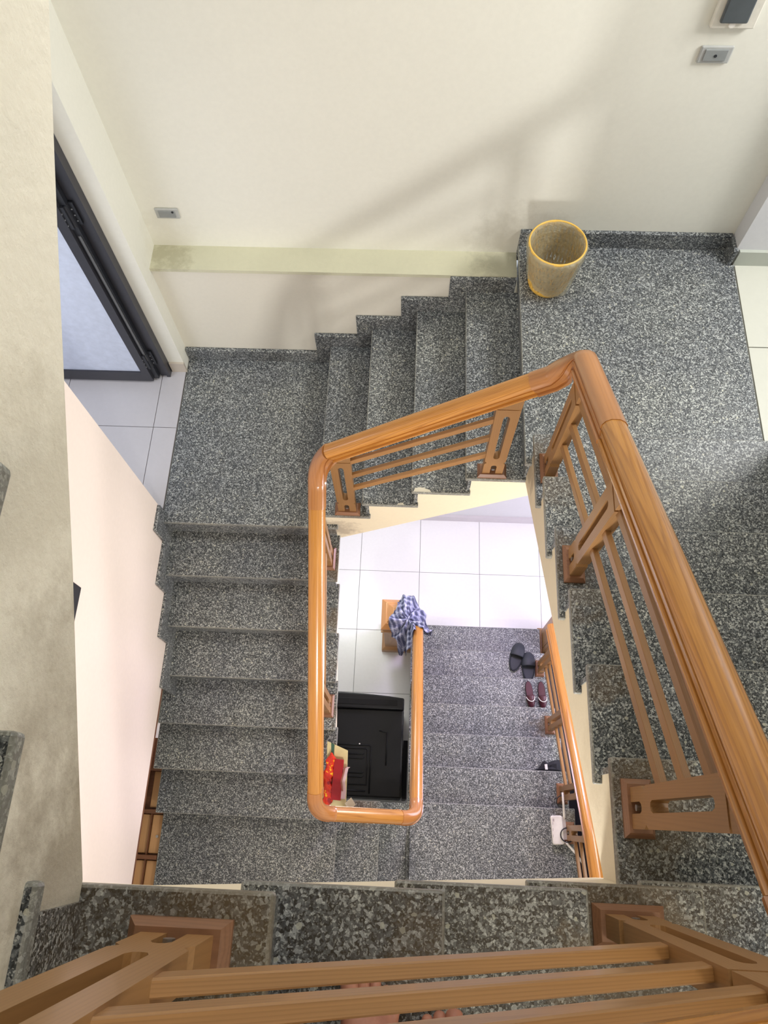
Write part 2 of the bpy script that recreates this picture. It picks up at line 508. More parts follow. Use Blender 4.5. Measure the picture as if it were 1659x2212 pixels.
# ------------------------------------------------------------------ stairs
def edged(o):
    o.data.materials.append(M['granite_edge'])
    for pl in o.data.polygons:
        if abs(pl.normal.z) < .5: pl.material_index = 1
    o.modifiers['bevel'].material = 1
    return o
TH = 0.15          # granite slab thickness
def make_flight(name, label, base, P, noses, lv0, width, end, soffit, stringer_mat, back=.22, inset=.12, first_low=None, body_low=None, wfun=None, landing_w=None, body=True, jag=0.0):
    """noses: s of each nosing going up, first tread at level lv0; the last nosing belongs to the landing that ends at s=end"""
    t = thing(name, base, label, 'stairs')
    t['kind'] = 'thing'
    n = len(noses)
    for i, s0 in enumerate(noses):
        lv = lv0 + i
        s1 = end if i == n - 1 else noses[i + 1] + back
        w1 = (wfun(lv) if wfun else width)
        if i == n - 1 and landing_w: w1 = landing_w
        mb = MB()
        a = P(s0, 0, lv - TH); b = P(s1, w1, lv)
        mb.box(a, b)
        edged(mb.build('landing_slab' if i == n - 1 else 'tread', M['granite'], t, bevel=.025, seg=2))
        r = MB(); r.box(P(s0 + .10, .10, lv - 1.0), P(s0 + .19, w1, lv - TH))
        r.build('riser', M['granite'], t)
    if body:
        mb = MB()
        brk = sorted(first_low or [])
        for i, s0 in enumerate(noses):
            lv = lv0 + i
            e = end if i == n - 1 else noses[i + 1] + .18
            cuts = [s0 + .18] + [x for x in brk if s0 + .18 < x < e] + [e]
            for c0, c1 in zip(cuts, cuts[1:]):
                z0, z1 = soffit(c0), soffit(c1)
                w0 = landing_w if (landing_w and i == n - 1) else width
                v = []
                for zz in ((z0, z1), (lv - TH, lv - TH)):
                    for q, ww, z in ((c0, inset, zz[0]), (c1, inset, zz[1]), (c1, w0, zz[1]), (c0, w0, zz[0])):
                        v.append(P(q, ww, z))
                mb.hexa(v)
        pt(mb.build('stringer', stringer_mat, t), 'cream painted concrete side under the treads')
    return t

# mapping functions (s up the flight, w away from the well, z)
PL = lambda s, w_, z: (-2.25 - w_, s, z)
PN = lambda s, w_, z: (s, 8.64 + w_, z)
PR = lambda s, w_, z: (3.01 + w_, -s, z)
PB = lambda s, w_, z: (-s, -.54 - w_, z)
PG = lambda s, w_, z: (.32 + w_, -s, z)
PS = lambda s, w_, z: (-s, .70 - w_, z)

f_ground = make_flight('stair_flight', 'lowest granite stair flight with slippers and a bag on its treads', (3.5, 5, 0), PG,
    [-9.32, -7.88, -6.44, -5.0, -3.6, -2.19, -.77], 1, 6.49, 6.28, lambda s: max(0.0, 7 + (s + .77) * .69 - 2.4), M['stringer'], first_low=[-6.5, -.5])
f_turn = make_flight('stair_flight', 'short granite turn of two steps at the bottom of the left flight', (-1.5, -2, 7), PS,
    [.71, 2.23], 8, 6.98, 8.6, lambda s: min(7.9, 4.6 + s * .7), M['stringer'], first_low=[4.7])
f_left = make_flight('stair_flight', 'granite stair flight along the pale west wall rising to the first landing', (-5, 3, 9), PL,
    [-.05, 1.37, 2.80, 4.25, 5.71, 7.17, 8.63], 10, 5.75, 14.9, lambda s: min(14.7, 10 + (s + .05) * .69 - 2.2), M['stringer'], first_low=[8.9],
    wfun=lambda lv: 6.35 if lv <= 11 else (6.1 if lv == 12 else 5.72))
f_north = make_flight('stair_flight', 'granite stair flight along the north wall rising to the landing with the waste bin', (0, 11, 16), PN,
    [-2.83, -1.39, .06, 1.51, 2.96], 17, 6.24, 9.12, lambda s: min(20.3, 16.37 + .705 * s), M['stringer'], first_low=[-2.3, 5.57], landing_w=7.15)
f_right = make_flight('stair_flight', 'granite stair flight rising from the bin landing behind the grained handrail', (6, 4, 21), PR,
    [-8.98, -7.36, -5.75, -4.13, -2.54, -1.0, .54], 22, 6.1, 6.28, lambda s: min(25.75, 25.3 + .626 * s), M['stringer'], back=.32, first_low=[.72])
f_south = make_flight('stair_flight', 'topmost brown stained granite flight nearest the camera with two bare feet on it', (1, -3, 28), PB,
    [-3.415, -1.91, -.43, .93], 29, 5.74, 7.95, lambda s: min(30.4, max(25.45, 28.25 + .913 * s)), M['stringer'], back=.45, first_low=[-3.07, 2.35])

for k_, (x0, x1, y0, y1, z) in enumerate(((.12, .62, 8.66, 8.80, 19.004), (-.35, -.12, 8.66, 8.74, 18.004))):
    mb = MB(); mb.prism([(x0, y0), (x1, y0), (x1 - .05, (y0 + y1) / 2), (x0 + .2, y1), (x0 + .04, y1 - .03)], lambda a, b, tt: (a, b, tt), z - .002, z + .004)
    pt(mb.build('paint_smear', M['paper'], f_north), 'dried white paint smear')

# the next flight up the west side, seen only by its rough plastered face and slab ends
t = thing('stair_flight', (-5, 3, 32), 'rough plastered side of the next flight up with three grey slab ends', 'stairs')
nz = [-2.6, -1.3, -.02, 1.2, 2.6, 4.0, 5.4, 6.8]
ends = [-2.33, -2.19, -2.08, -2.1, -2.15, -2.2, -2.2, -2.2]
wl = [(-2.6, 31.95), (-.51, 32.02), (.46, 32.6), (1.59, 33.26), (2.65, 33.93), (3.3, 34.34), (3.98, 34.76), (4.76, 35.23), (7.9, 37.15), (10, 38.4)]
def wz(y):
    for (a, za), (b, zb) in zip(wl, wl[1:]):
        if a <= y <= b: return za + (zb - za) * (y - a) / (b - a)
    return wl[-1][1]
mbody = MB()
for i, s0 in enumerate(nz):
    lv = 33 + i
    s1 = [-.46, .39, 1.62][i] if i < 3 else (nz[i + 1] + .45 if i < 7 else 10)
    mb = MB(); mb.box((ends[i], s0, lv - TH), (-7.95, s1, lv))
    edged(mb.build('tread', M['granite'], t, bevel=.03))
    e = nz[i + 1] + .18 if i < 7 else 10
    cuts = [s0 + .18] + [y for y, _ in wl if s0 + .18 < y < e] + [e]
    for c0, c1 in zip(cuts, cuts[1:]):
        v = []
        for z0, z1 in ((wz(c0), wz(c1)), (lv - TH, lv - TH)):
            v += [(-2.41, c0, z0), (-2.41, c1, z1), (-7.95, c1, z1), (-7.95, c0, z0)]
        mbody.hexa(v)
pt(mbody.build('stringer', M['upper_stringer'], t), 'rough cream plaster side with brown stains at its foot')
mb = MB(); mb.box((-2.45, -2.45, 32.0), (-2.38, -.66, 32.86)); mb.build('riser', M['granite'], t)

# granite skirting pieces along the walls, stepped with the treads
SK = .58
def skirting(name, label, items):
    t = thing(name, items[0][0], label, 'skirting')
    for a, b in items:
        mb = MB(); mb.box(a, b); mb.build('skirting_tile', M['granite'], t, bevel=.015, seg=1)
    return t
it = []
for lv, s0, s1 in ((17, -2.83, -1.39), (18, -1.39, .06), (19, .06, 1.51), (20, 1.51, 3.5)):
    it.append(((s0 - .5, 14.86, lv - 1), ((s1 - .5 if lv < 20 else 2.96), 15.0, lv + SK)))
it.append(((-7.95, 14.86, 16), (-2.83 - .5, 15.0, 16 + SK)))
skirting('granite_skirting', 'stepped granite skirting along the north wall beside the short flight', it)
it = []
for lv, s0, s1 in ((13, 4.25, 5.71), (14, 5.71, 7.17), (15, 7.17, 8.63)):
    it.append(((-8.0, s0 - .5, lv - 1), (-7.9, s1 - .5, lv + SK)))
it.append(((-8.0, 8.63 - .5, 15), (-7.9, 9.0, 16 + SK)))
skirting('granite_skirting', 'stepped granite skirting at the foot of the pale west wall', it)
skirting('granite_skirting', 'low granite skirting behind the yellow bin with a short return at the corner',
         [((2.96, 15.74, 20.4), (8.95, 15.88, 21 + SK)), ((8.90, 15.2, 20.9), (9.02, 15.74, 21 + SK))])
it = []
for lv, s0, s1 in ((22, 8.98, 7.36), (23, 7.36, 5.75), (24, 5.75, 4.13), (25, 4.13, 2.54), (26, 2.54, 1.0), (27, 1.0, -.54)):
    it.append(((9.0, min(8.98, s0 + .5), lv - 1), (9.12, s1 + .5, lv + SK)))
skirting('granite_skirting', 'stepped granite skirting along the east wall of the right flight', it)

# ------------------------------------------------------------------ walls, floors, ceiling
def wbox(name, a, b, mat, label=None):
    mb = MB(); mb.box(a, b)
    return struct(name, mb, mat, label)

def multi(name, boxes, mat, label=None):
    mb = MB()
    for a, b in boxes: mb.box(a, b)
    return struct(name, mb, mat, label)

multi('wall_north', [((-8.25, 15.85, 20.4), (9.02, 17.0, 46))], M['wall'], 'cream north wall above the ledge with soft shadows of a railing')
multi('wall_north_lower', [((-8.25, 15.0, 15.0), (2.9, 15.8, 20.5))], M['wall_low'], 'cream wall below the ledge beside the short flight')
mb = MB(); mb.box((-7.97, 14.95, 20.5), (2.96, 15.86, 20.62)); struct('trim_1', mb, M['ledge'], 'rough dusty ledge along the north wall')
multi('wall_north_ground', [((-12, 15.57, 0), (14, 16.4, 14.9))], M['wall_white'], 'white ground floor wall seen down the well')
mb = MB(); mb.box((-9, 15.44, 0), (14, 15.57, .6)); struct('baseboard_north', mb, M['base_tile'])
# corner pier beside the folding door, opening to the side room
multi('wall_west_pier', [((-8.5, 14.41, 16), (-7.97, 16.9, 46))], M['wall'], 'white pier between the folding door and the north wall')
mb = MB(); mb.box((-8.47, 14.33, 16), (-7.95, 14.41, 16.5)); struct('baseboard_pier', mb, M['base_tile_warm'])
multi('wall_west', [((-9.6, -6.6, 13.3), (-8.0, 9.04, 20.77)), ((-9.6, 5.0, 20.77), (-8.0, 9.04, 46)), ((-9.6, -6.6, 20.77), (-8.0, 1.0, 46)),
                    ((-9.6, 1.0, 27), (-8.0, 5.0, 46))], M['wall_west'], 'pale pink lit west wall beside the left flight')
wn = MB()
for a, b in (((-8.12, 4.72, 20.78), (-7.98, 4.99, 27)), ((-8.12, 1.0, 20.78), (-7.98, 1.28, 27)), ((-8.12, 1.28, 20.78), (-7.98, 4.72, 21.1)), ((-8.12, 1.28, 26.7), (-7.98, 4.72, 27))):
    wn.box(a, b)
wo = struct('window_1', wn, M['alu'], 'dark metal window frame in the west wall')
wp = MB(); wp.box((-8.1, 1.2, 20.9), (-8.06, 4.8, 26.9)); wp.build('window_pane', M['lid'], wo)
mb = MB(); mb.box((-8.0, -6.3, 13.16), (-8.12, 4.1, 13.3)); struct('trim_2', mb, M['rack_dark'], 'dark wooden edge under the west wall')
multi('wall_alcove', [((-9.9, -6.6, 7.5), (-9.6, 9.0, 13.3)), ((-9.6, 2.75, 11.9), (-8.37, 9.04, 13.3))], M['wall_low'], 'back of the low alcove under the west wall')
# south wall with the stairwell window
multi('wall_south', [((-9.6, -6.9, 0), (9.7, -6.3, 21.4)), ((-9.6, -6.9, 23.8), (9.7, -6.3, 46)), ((-9.6, -6.9, 21.4), (.4, -6.3, 23.8)), ((2.8, -6.9, 21.4), (9.7, -6.3, 23.8))],
      M['wall'], 'cream south wall under the topmost flight')
wn = MB()
for a, b in (((.4, -6.55, 21.4), (.58, -6.4, 23.8)), ((2.62, -6.55, 21.4), (2.8, -6.4, 23.8)), ((.58, -6.55, 21.4), (2.62, -6.4, 21.58)), ((.58, -6.55, 23.62), (2.62, -6.4, 23.8))):
    wn.box(a, b)
struct('window_2', wn, M['alu'])
multi('wall_east', [((9.12, -6.6, 20.2), (9.9, 8.98, 46))], M['wall'], 'cream east wall beside the right flight')
multi('wall_east_ground', [((8.6, -6.9, 0), (8.9, 2.6, 14))], M['cloth_blk'], 'wall of the recess under the stairs, its shade painted black')  # black colour stands in for the shade of the enclosed recess
multi('wall_north_east', [((8.99, 15.3, 21), (16, 17, 46))], M['wall_white'], 'white wall of the upper room at the right edge')
mb = MB(); mb.box((9.08, 15.2, 21), (16, 15.3, 21.54)); struct('baseboard_north_east', mb, M['base_tile_grey'])
multi('wall_far_side_room', [((-16.2, 6, 16), (-15.8, 17, 30)), ((-16, 15.9, 16), (-8.5, 16.2, 30))], M['wall_white'])
multi('ceiling', [((-9.6, -6.9, 46), (9.9, 17, 46.4))], M['wall'])
multi('ceiling_ground', [((-12, -6.9, 14.9), (-8.25, 16.4, 15.2))], M['wall_white'])

def tile_floor(name, label, xs, ys, z, mat, gap=.02, base=None):
    mb = MB(); mb.box((xs[0], ys[0], z - .5), (xs[-1], ys[-1], z - .06))
    fl = struct(name, mb, M['grout'], label)
    for i in range(len(xs) - 1):
        for j in range(len(ys) - 1):
            tb = MB(); tb.box((xs[i] + gap / 2, ys[j] + gap / 2, z - .06), (xs[i + 1] - gap / 2, ys[j + 1] - gap / 2, z + random.uniform(-.002, .002)))
            tb.build('tile', mat, fl)
    return fl
gx = [-11.9, -8.86, -5.7, -2.5, .69, 3.9, 7.1, 10.3, 13.5]
tile_floor('floor_ground', 'glossy white tiled ground floor at the bottom of the well', gx, [-6.3, -3.7, -.5, 2.75, 5.97, 9.2, 12.43, 15.6], 0, M['floor_white'], .022)
tile_floor('floor_side_room', 'grey tiled floor behind the folding door', [-16, -12.04, -8.8, -7.995], [9.05, 12.1, 14.38, 15.9], 16, M['floor_grey'], .022)
tile_floor('floor_upper_room', 'cream tiled floor of the upper room at the right edge', [9.13, 12.3, 16], [9.4, 12.4, 15.22], 21, M['floor_cream'], .03)

# ------------------------------------------------------------------ railings
PROF = [(-.225, -.25), (-.235, -.235), (-.235, -.185), (-.175, -.17), (-.175, -.125), (-.205, -.11), (-.215, -.02), (-.185, -.01), (-.185, .01), (-.215, .03), (-.205, .09), (-.155, .15), (-.07, .19)]
PROF = PROF + [(-a, b) for a, b in PROF[::-1]]
def sweep(path, name, mat, parent, fat=1.0):
    mb = MB(); n = len(PROF); vs = []; gs = []; L = 0
    path = [Vector(p) for p in path]
    for i, p in enumerate(path):
        if i: L += (p - path[i - 1]).length
        t = (path[min(i + 1, len(path) - 1)] - path[max(i - 1, 0)]).normalized()
        sd = t.cross(Vector((0, 0, 1))).normalized(); up = sd.cross(t)
        for a, b in PROF:
            vs.append(p + (sd * a + up * b) * fat); gs.append((L, a, b + .6))
    f = []
    for i in range(len(path) - 1):
        for k in range(n):
            f.append((i * n + k, i * n + (k + 1) % n, (i + 1) * n + (k + 1) % n, (i + 1) * n + k))
    f.append(tuple(range(n))[::-1]); f.append(tuple((len(path) - 1) * n + k for k in range(n)))
    mb.add(vs, f, gs)
    o = mb.build(name, mat, parent)
    for pl in o.data.polygons:
        pl.use_smooth = len(pl.vertices) == 4
    md = o.modifiers.new('edge', 'EDGE_SPLIT'); md.split_angle = math.radians(42)
    return o

SEG = [  # straight centre lines of the handrail, bottom to top
    ((.60, 8.02, 5.45), (.60, .16, 10.6)),
    ((.60, .16, 10.75), (-2.56, .16, 13.25)),
    ((-2.56, .16, 13.85), (-2.56, 8.88, 19.93)),
    ((-2.56, 8.88, 20.57), (3.34, 8.88, 25.04)),
    ((3.34, 8.88, 25.70), (3.34, -.94, 31.79)),
    ((3.34, -.94, 33.39), (-3.2, -.94, 38.1))]
CUT = [(.55, .55), (.5, .6), (.95, .42), (.75, 2.75), (.6, .6)]   # seams before and after each corner
def along(seg, d, from_end=False):
    a, b = Vector(seg[0]), Vector(seg[1])
    h = math.hypot(b.x - a.x, b.y - a.y)
    return b + (a - b) * (d / h) if from_end else a + (b - a) * (d / h)
def rail_piece(i):
    a = along(SEG[i], CUT[i - 1][1]) if i else Vector(SEG[0][0])
    b = along(SEG[i], CUT[i][0], True) if i < len(CUT) else Vector(SEG[i][1])
    return [a + (b - a) * k / 12 for k in range(13)]
def elbow_path(i, r=.42):
    p0 = along(SEG[i], CUT[i][0], True); q0 = along(SEG[i], r, True)
    q1 = along(SEG[i + 1], r); p1 = along(SEG[i + 1], CUT[i][1])
    c = (Vector(SEG[i][1]) + Vector(SEG[i + 1][0])) / 2
    # height eases through the corner, plan follows a rounded turn
    pts = []
    if (q0 - p0).length > .05:
        k = max(2, int((q0 - p0).length / .15)); pts += [p0 + (q0 - p0) * j / k for j in range(k)]
    for j in range(13):
        u = j / 12; pts.append(q0 * (1 - u) ** 2 + c * 2 * u * (1 - u) + q1 * u * u)
    if (p1 - q1).length > .05:
        k = max(2, int((p1 - q1).length / .15)); pts += [q1 + (p1 - q1) * j / k for j in range(1, k + 1)]
    return pts

HALF = [(0, .60), (.045, .585), (.075, .52), (.075, .10), (.27, .10), (.27, .66), (.215, .74), (.27, .83), (.285, 3.45), (0, 3.45), (0, 3.16), (.05, 3.14),
        (.078, 3.06), (.078, 1.06), (.05, .985), (0, .97)]
def post(parent, fr, s, zb, zr, tc):
    """fr(s,t,z) maps rail direction, thickness and height; zr(s) rail centre height"""
    mb = MB()
    top = min(3.45, zr(s) - zb - .62)
    for sg in (1, -1):
        poly = [(a * sg, (b if b < 1.5 else b - (3.45 - top))) for a, b in HALF]
        mb.prism(poly, lambda a, b, tt: fr(s + a, tc + tt, zb + b), -.115, .115)
    # neck groove and cap under the rail
    mb.prism([(-.25, top), (.25, top), (.25, top + .06), (-.25, top + .06)], lambda a, b, tt: fr(s + a, tc + tt, zb + b), -.10, .10)
    cap = [(-.285, zb + top + .06), (.285, zb + top + .06), (.30, zr(s + .30) - .14), (-.30, zr(s - .30) - .14)]
    mb.prism(cap, lambda a, b, tt: fr(s + a, tc + tt, b), -.115, .115)
    o = mb.build('post', M['post'], parent)
    b = MB()
    for z0, z1, e0, e1 in ((0, .05, 0, 0), (.05, .11, 0, .05), (.11, .13, .05, .07)):
        v = []
        for z, e in ((z0, e0), (z1, e1)):
            for i, j in ((-1, -1), (1, -1), (1, 1), (-1, 1)):
                v.append(fr(s + i * (.39 - e), tc + j * (.21 - e * .8), zb + z))
        b.hexa(v)
    b.build('base_plate', M['base'], o)
    k = MB(); q = [fr(s, tc - .02, zb + .33), fr(s, tc + .16, zb + .33)]
    sgn = -1 if parent.get('front', 1) < 0 else 1
    k.tube([fr(s, tc - .06 * sgn, zb + .33), fr(s, tc + .11 * sgn, zb + .33)], [.045, .045], 8)
    k.tube([fr(s, tc - .02 * sgn, zb + .1), fr(s, tc - .02 * sgn, zb + .58)], .05, 6)
    k.build('bolt', M['metal'], o)
    return o

def railing(label, i, fr, tc, posts, zr, slats, ranges, front=1, elbow=None, base=(0, 0, 0), seg=True, so=0.0):
    t = thing('stair_railing', base, label, 'railing')
    t['front'] = front
    for s, zb in posts: post(t, fr, s, zb, zr, tc)
    for (s0, s1) in ranges:
        for fn in slats:
            mb = MB()
            v = []
            for zz in (0, .22):
                for s_, tt in ((s0, -.052), (s1, -.052), (s1, .052), (s0, .052)):
                    v.append(fr(s_, tc + so + tt, fn(s_) + zz))
            g = [(a, b * .13, c * .27) for c in (0, 1) for a, b in ((s0, 0), (s1, 0), (s1, 1), (s0, 1))]
            mb.hexa(v, g)
            mb.build('slat', M['slat'], t, bevel=.012, seg=1)
    if seg: sweep(rail_piece(i), 'handrail', M['rail'], t)
    if elbow is not None:
        pt(sweep(elbow_path(elbow), 'handrail_elbow', M['elbow'], t, 1.06), 'darker curved corner piece of the handrail')
    return t

frX = lambda s, t_, z: (s, t_, z)       # railings running east-west
frY = lambda s, t_, z: (t_, s, z)       # railings running north-south
lin = lambda a, b: (lambda s: a + b * s)
par = lambda zr: [lambda s, d=d: zr(s) - d for d in (2.86, 1.99, 1.12)]

zG = lin(10.74, -.659)
railing('thin orange handrail inside the lowest flight, ending at the cloth covered newel', 0, frY, .60, [(1.5, 6), (5.7, 3)], zG, par(zG), [(1.77, 5.43)], base=(.6, 4, 4))
zS = lin(11.22, -.791)
railing('short glossy handrail crossing the south end of the well above the gift wrap', 1, frX, .22, [(-1.51, 8)], zS, [], [], elbow=0, base=(-1, .28, 8))
zL = lin(13.72, .699)
railing('long orange handrail over the left flight, seen almost straight from above', 2, frY, -2.56, [(3.6, 12), (7.91, 15)], zL, par(zL), [(3.87, 7.64)], elbow=1, front=1, base=(-2.56, 4, 12))
zN = lin(22.51, .758)
railing('wooden railing of the short flight below the north wall with two posts', 3, frX, 8.88, [(-1.88, 17), (2.21, 20)], zN,
        [lin(19.60, .66), lin(20.47, .685), lin(21.35, .69)], [(-1.62, 1.95)], front=-1, elbow=2, base=(0, 8.88, 18))
zR = lin(31.207, -.62)
railing('widest wooden railing with strongly grained handrail, on the right flight', 4, frY, 3.34, [(8.03, 22), (4.93, 24), (.32, 27)], zR,
        [lin(28.40, -.62), lin(29.25, -.612), lin(30.08, -.60)], [(5.19, 7.78), (.58, 4.68)], front=-1, elbow=3, base=(3.34, 4, 24))
zB = lin(35.80, -.72)
railing('nearest wooden railing with brown slats in front of the bare feet', 5, frX, -.94, [(-1.60, 32), (2.55, 29)], zB,
        [lin(32.51, -.67), lin(33.43, -.65), lin(34.3, -.66)], [(-1.35, 2.30)], front=1, elbow=4, base=(0, -.94, 30), so=.038)

# outer railing of the lowest flight
zO = lambda s: 10.6 - .62 * s if s > -.2 else 10.724 - .45 * (s + .2)
t = railing('orange railing on the outer side of the lowest flight beside the cream stringer', 0, frY, 6.54, [(7.12, 2), (4.25, 4), (1.34, 6), (-.1, 7)], zO,
            par(zO), [(4.52, 6.85), (1.61, 3.98), (-4.2, -.37)], front=-1, base=(6.54, 3, 2), seg=False)
sweep([(6.54, y, zO(y)) for y in (8.35, 8.2, 8, 6, 4, 2, 0, -.2, -2, -4, -6)], 'handrail', M['rail'], t)

# newel posts at the foot of the lowest flight
def newel(cx, cy, label):
    t = thing('newel_post', (cx, cy, 0), label, 'newel post')
    mb = MB(); mb.frustum((cx, cy), (.76, .76), (.76, .76), 0, .45); mb.frustum((cx, cy), (.76, .76), (.62, .62), .45, .6)
    mb.build('plinth', M['newel_shaded'], t, bevel=.02)
    mb = MB(); mb.frustum((cx, cy), (.60, .60), (.60, .60), .6, 3.9)
    for sx, sy in ((1, 0), (-1, 0), (0, 1), (0, -1)):
        a = (cx + sx * .60 - (.38 if sx == 0 else .02), cy + sy * .60 - (.38 if sy == 0 else .02), .95)
        b = (cx + sx * .60 + (.38 if sx == 0 else .02), cy + sy * .60 + (.38 if sy == 0 else .02), 3.6)
        mb.box(a, b, 'z')
    mb.build('shaft', M['newel_shaded'], t, bevel=.02)
    mb = MB(); mb.frustum((cx, cy), (.60, .60), (.72, .72), 3.9, 4.05); mb.frustum((cx, cy), (.72, .72), (.72, .72), 4.05, 4.15)
    mb.frustum((cx, cy), (.64, .64), (.64, .64), 4.15, 4.5)
    mb.frustum((cx, cy), (.70, .70), (.72, .72), 4.5, 4.62)
    mb.build('collar', M['newel_shaded'], t, bevel=.015)
    mb = MB(); mb.frustum((cx, cy), (.72, .72), (.70, .70), 4.62, 4.72); mb.frustum((cx, cy), (.70, .70), (.50, .50), 4.72, 4.98)
    mb.frustum((cx, cy), (.46, .46), (.42, .42), 4.98, 5.05); mb.frustum((cx, cy), (.42, .42), (.16, .16), 5.05, 5.35)
    mb.build('cap', M['newel'], t, bevel=.02)
    return t
newel(-.38, 8.82, 'square wooden newel post with pyramid cap half under a checked cloth')
newel(7.55, 8.75, 'dark moulded newel post at the outer foot of the lowest flight')
#OBJECTS_PLACEHOLDER
# extra slab closing the lowest landing towards the short turn
mb = MB(); mb.box((-.9, .70, 7 - TH), (.32, -6.28, 7)); mb.build('landing_slab', M['granite'], f_ground, bevel=.03)
mb = MB(); mb.box((-.8, .58, 5.2), (.46, -6.28, 7 - TH)); mb.build('stringer', M['stringer'], f_ground)

# ------------------------------------------------------------------ folding door of the side room
door = MB()
for a, b in (((-9.32, 13.86, 16.1), (-9.04, 14.02, 27)), ((-13.4, 13.86, 16.1), (-9.32, 14.02, 16.62)), ((-13.4, 13.86, 26.6), (-9.32, 14.02, 27)), ((-13.4, 13.86, 16.62), (-13.1, 14.02, 26.6))):
    door.box(a, b)
do = struct('door_1', door, M['alu'], 'dark aluminium folding door with frosted glass')
mb = MB(); mb.box((-13.12, 13.92, 16.6), (-9.3, 13.96, 26.62)); mb.build('door_pane', M['frost'], do)
mb = MB(); mb.box((-9.04, 13.98, 16.1), (-8.86, 14.22, 27)); mb.box((-8.84, 14.3, 16.02), (-8.78, 14.4, 27)); mb.build('door_seal', M['alu_black'], do)
mb = MB(); mb.box((-8.97, 13.95, 17.2), (-8.90, 13.99, 23.0)); mb.build('door_rod', M['alu_pole'], do)
mb = MB(); mb.box((-8.86, 14.16, 16.02), (-8.50, 14.40, 27.2)); mb.box((-8.62, 14.10, 16.02), (-8.50, 14.16, 27.2)); mb.build('door_frame', M['alu'], do)
for z in (16.8, 23.3):
    mb = MB(); mb.box((-9.1, 13.90, z), (-8.93, 14.0, z + .75)); mb.box((-8.9, 14.08, z), (-8.74, 14.18, z + .75)); mb.tube([(-8.92, 14.02, z), (-8.92, 14.02, z + .75)], .07, 10)
    h = mb.build('door_hinge', M['alu_black'], do)
    mb = MB()
    for k in range(3):
        for x in (-9.04, -8.82):
            mb.tube([(x, 13.9 if x < -9 else 14.07, z + .15 + k * .2), (x, 13.87 if x < -9 else 14.05, z + .15 + k * .2)], .022, 6)
    mb.build('screw', M['metal'], h)

# ------------------------------------------------------------------ switch plates on the north wall
def plate(name, x0, x1, z0, z1, label, cat, hole):
    t = thing(name, ((x0 + x1) / 2, 15.85, (z0 + z1) / 2), label, cat)
    mb = MB(); mb.box((x0, 15.79, z0), (x1, 15.85, z1)); mb.build('rim', M['plate_rim'], t, bevel=.03)
    mb = MB(); mb.box((x0 + .1, 15.765, z0 + .07), (x1 - .1, 15.80, z1 - .06)); mb.build('cover', M['plate_grey'], t, bevel=.015)
    mb = MB(); mb.tube([(hole[0], 15.77, hole[1]), (hole[0], 15.755, hole[1])], .035, 10); mb.build('screw', M['alu_black'], t)
    return t
plate('wall_socket', -7.52, -6.84, 21.76, 22.13, 'small grey socket plate low on the wall near the folding door', 'socket', (-7.0, 22.04))
plate('wall_socket', 6.03, 6.73, 26.73, 27.13, 'grey socket plate below the white breaker box', 'socket', (6.38, 26.93))
t = thing('breaker_box', (6.45, 15.85, 28.2), 'white breaker box with smoked lid at the top edge of the view', 'breaker box')
mb = MB(); mb.box((6.0, 15.72, 27.56), (6.93, 15.85, 29.2)); mb.build('housing', M['cream_p'], t, bevel=.03)
mb = MB(); mb.box((6.14, 15.64, 27.72), (6.72, 15.73, 29.0)); mb.build('lid', M['lid'], t, bevel=.04)
mb = MB(); mb.tube([(6.43, 15.72, 27.67), (6.43, 15.69, 27.67)], .07, 12); mb.build('latch', M['white_p'], t)

# ------------------------------------------------------------------ yellow waste bin with a film bag
bx_, by_ = 3.74, 14.42
t = thing('waste_bin', (bx_, by_, 21), 'yellow plastic waste basket lined with a clear bag on the upper landing', 'waste bin')
mb = MB(); mb.lathe((bx_, by_), [(.50, 21.0), (.53, 21.02), (.55, 21.14), (.53, 21.16), (.50, 21.05), (.02, 21.05)], 40); mb.build('base_ring', M['yellow'], t, smooth=True)
mb = MB()
NR, NC = 7, 34                                   # perforated wall: a lattice of thin strips
z0, z1, r0, r1 = 21.12, 22.52, .545, .735
for k in range(NC):
    for sg in (1, -1):
        pts = []
        for j in range(9):
            f = j / 8; a = 2 * math.pi * (k + sg * f * 2.2) / NC; r = r0 + (r1 - r0) * f
            pts.append((bx_ + r * math.cos(a), by_ + r * math.sin(a), z0 + (z1 - z0) * f))
        mb.tube(pts, .026, 4, False)
mb.build('lattice_wall', M['yellow'], t)
mb = MB(); mb.lathe((bx_, by_), [(.735, 22.46), (.765, 22.50), (.785, 22.60), (.765, 22.65), (.735, 22.64), (.725, 22.50)], 48); mb.build('rim', M['yellow'], t, smooth=True)
b = MB(); n = 56; prof = []
rings = [(.44, 21.22), (.52, 21.55), (.58, 21.9), (.635, 22.3), (.68, 22.52), (.735, 22.62), (.785, 22.62), (.82, 22.52), (.80, 22.3), (.725, 22.0), (.68, 21.75), (.655, 21.6)]
vs = [(bx_, by_, 21.2)]
for j, (r, z) in enumerate(rings):
    for k in range(n):
        a = 2 * math.pi * k / n
        wob = 1 + .018 * math.sin(5 * a + j) + .013 * math.sin(13 * a + 2.3 * j) + random.uniform(-.008, .008)
        dz = 0
        if j >= 9: dz = -.28 * (j - 8) / 3 * (.5 + .5 * math.sin(a + 2.4)) * 1.6 + .03 * math.sin(9 * a)
        vs.append((bx_ + r * wob * math.cos(a), by_ + r * wob * math.sin(a), z + dz))
fs = [(0, 1 + k, 1 + (k + 1) % n) for k in range(n)]
for j in range(len(rings) - 1):
    for k in range(n):
        fs.append((1 + j * n + k, 1 + j * n + (k + 1) % n, 1 + (j + 1) * n + (k + 1) % n, 1 + (j + 1) * n + k))
b.add(vs, fs); pt(b.build('bin_liner', M['film'], t, smooth=True), 'clear crinkled plastic bag folded over the rim')

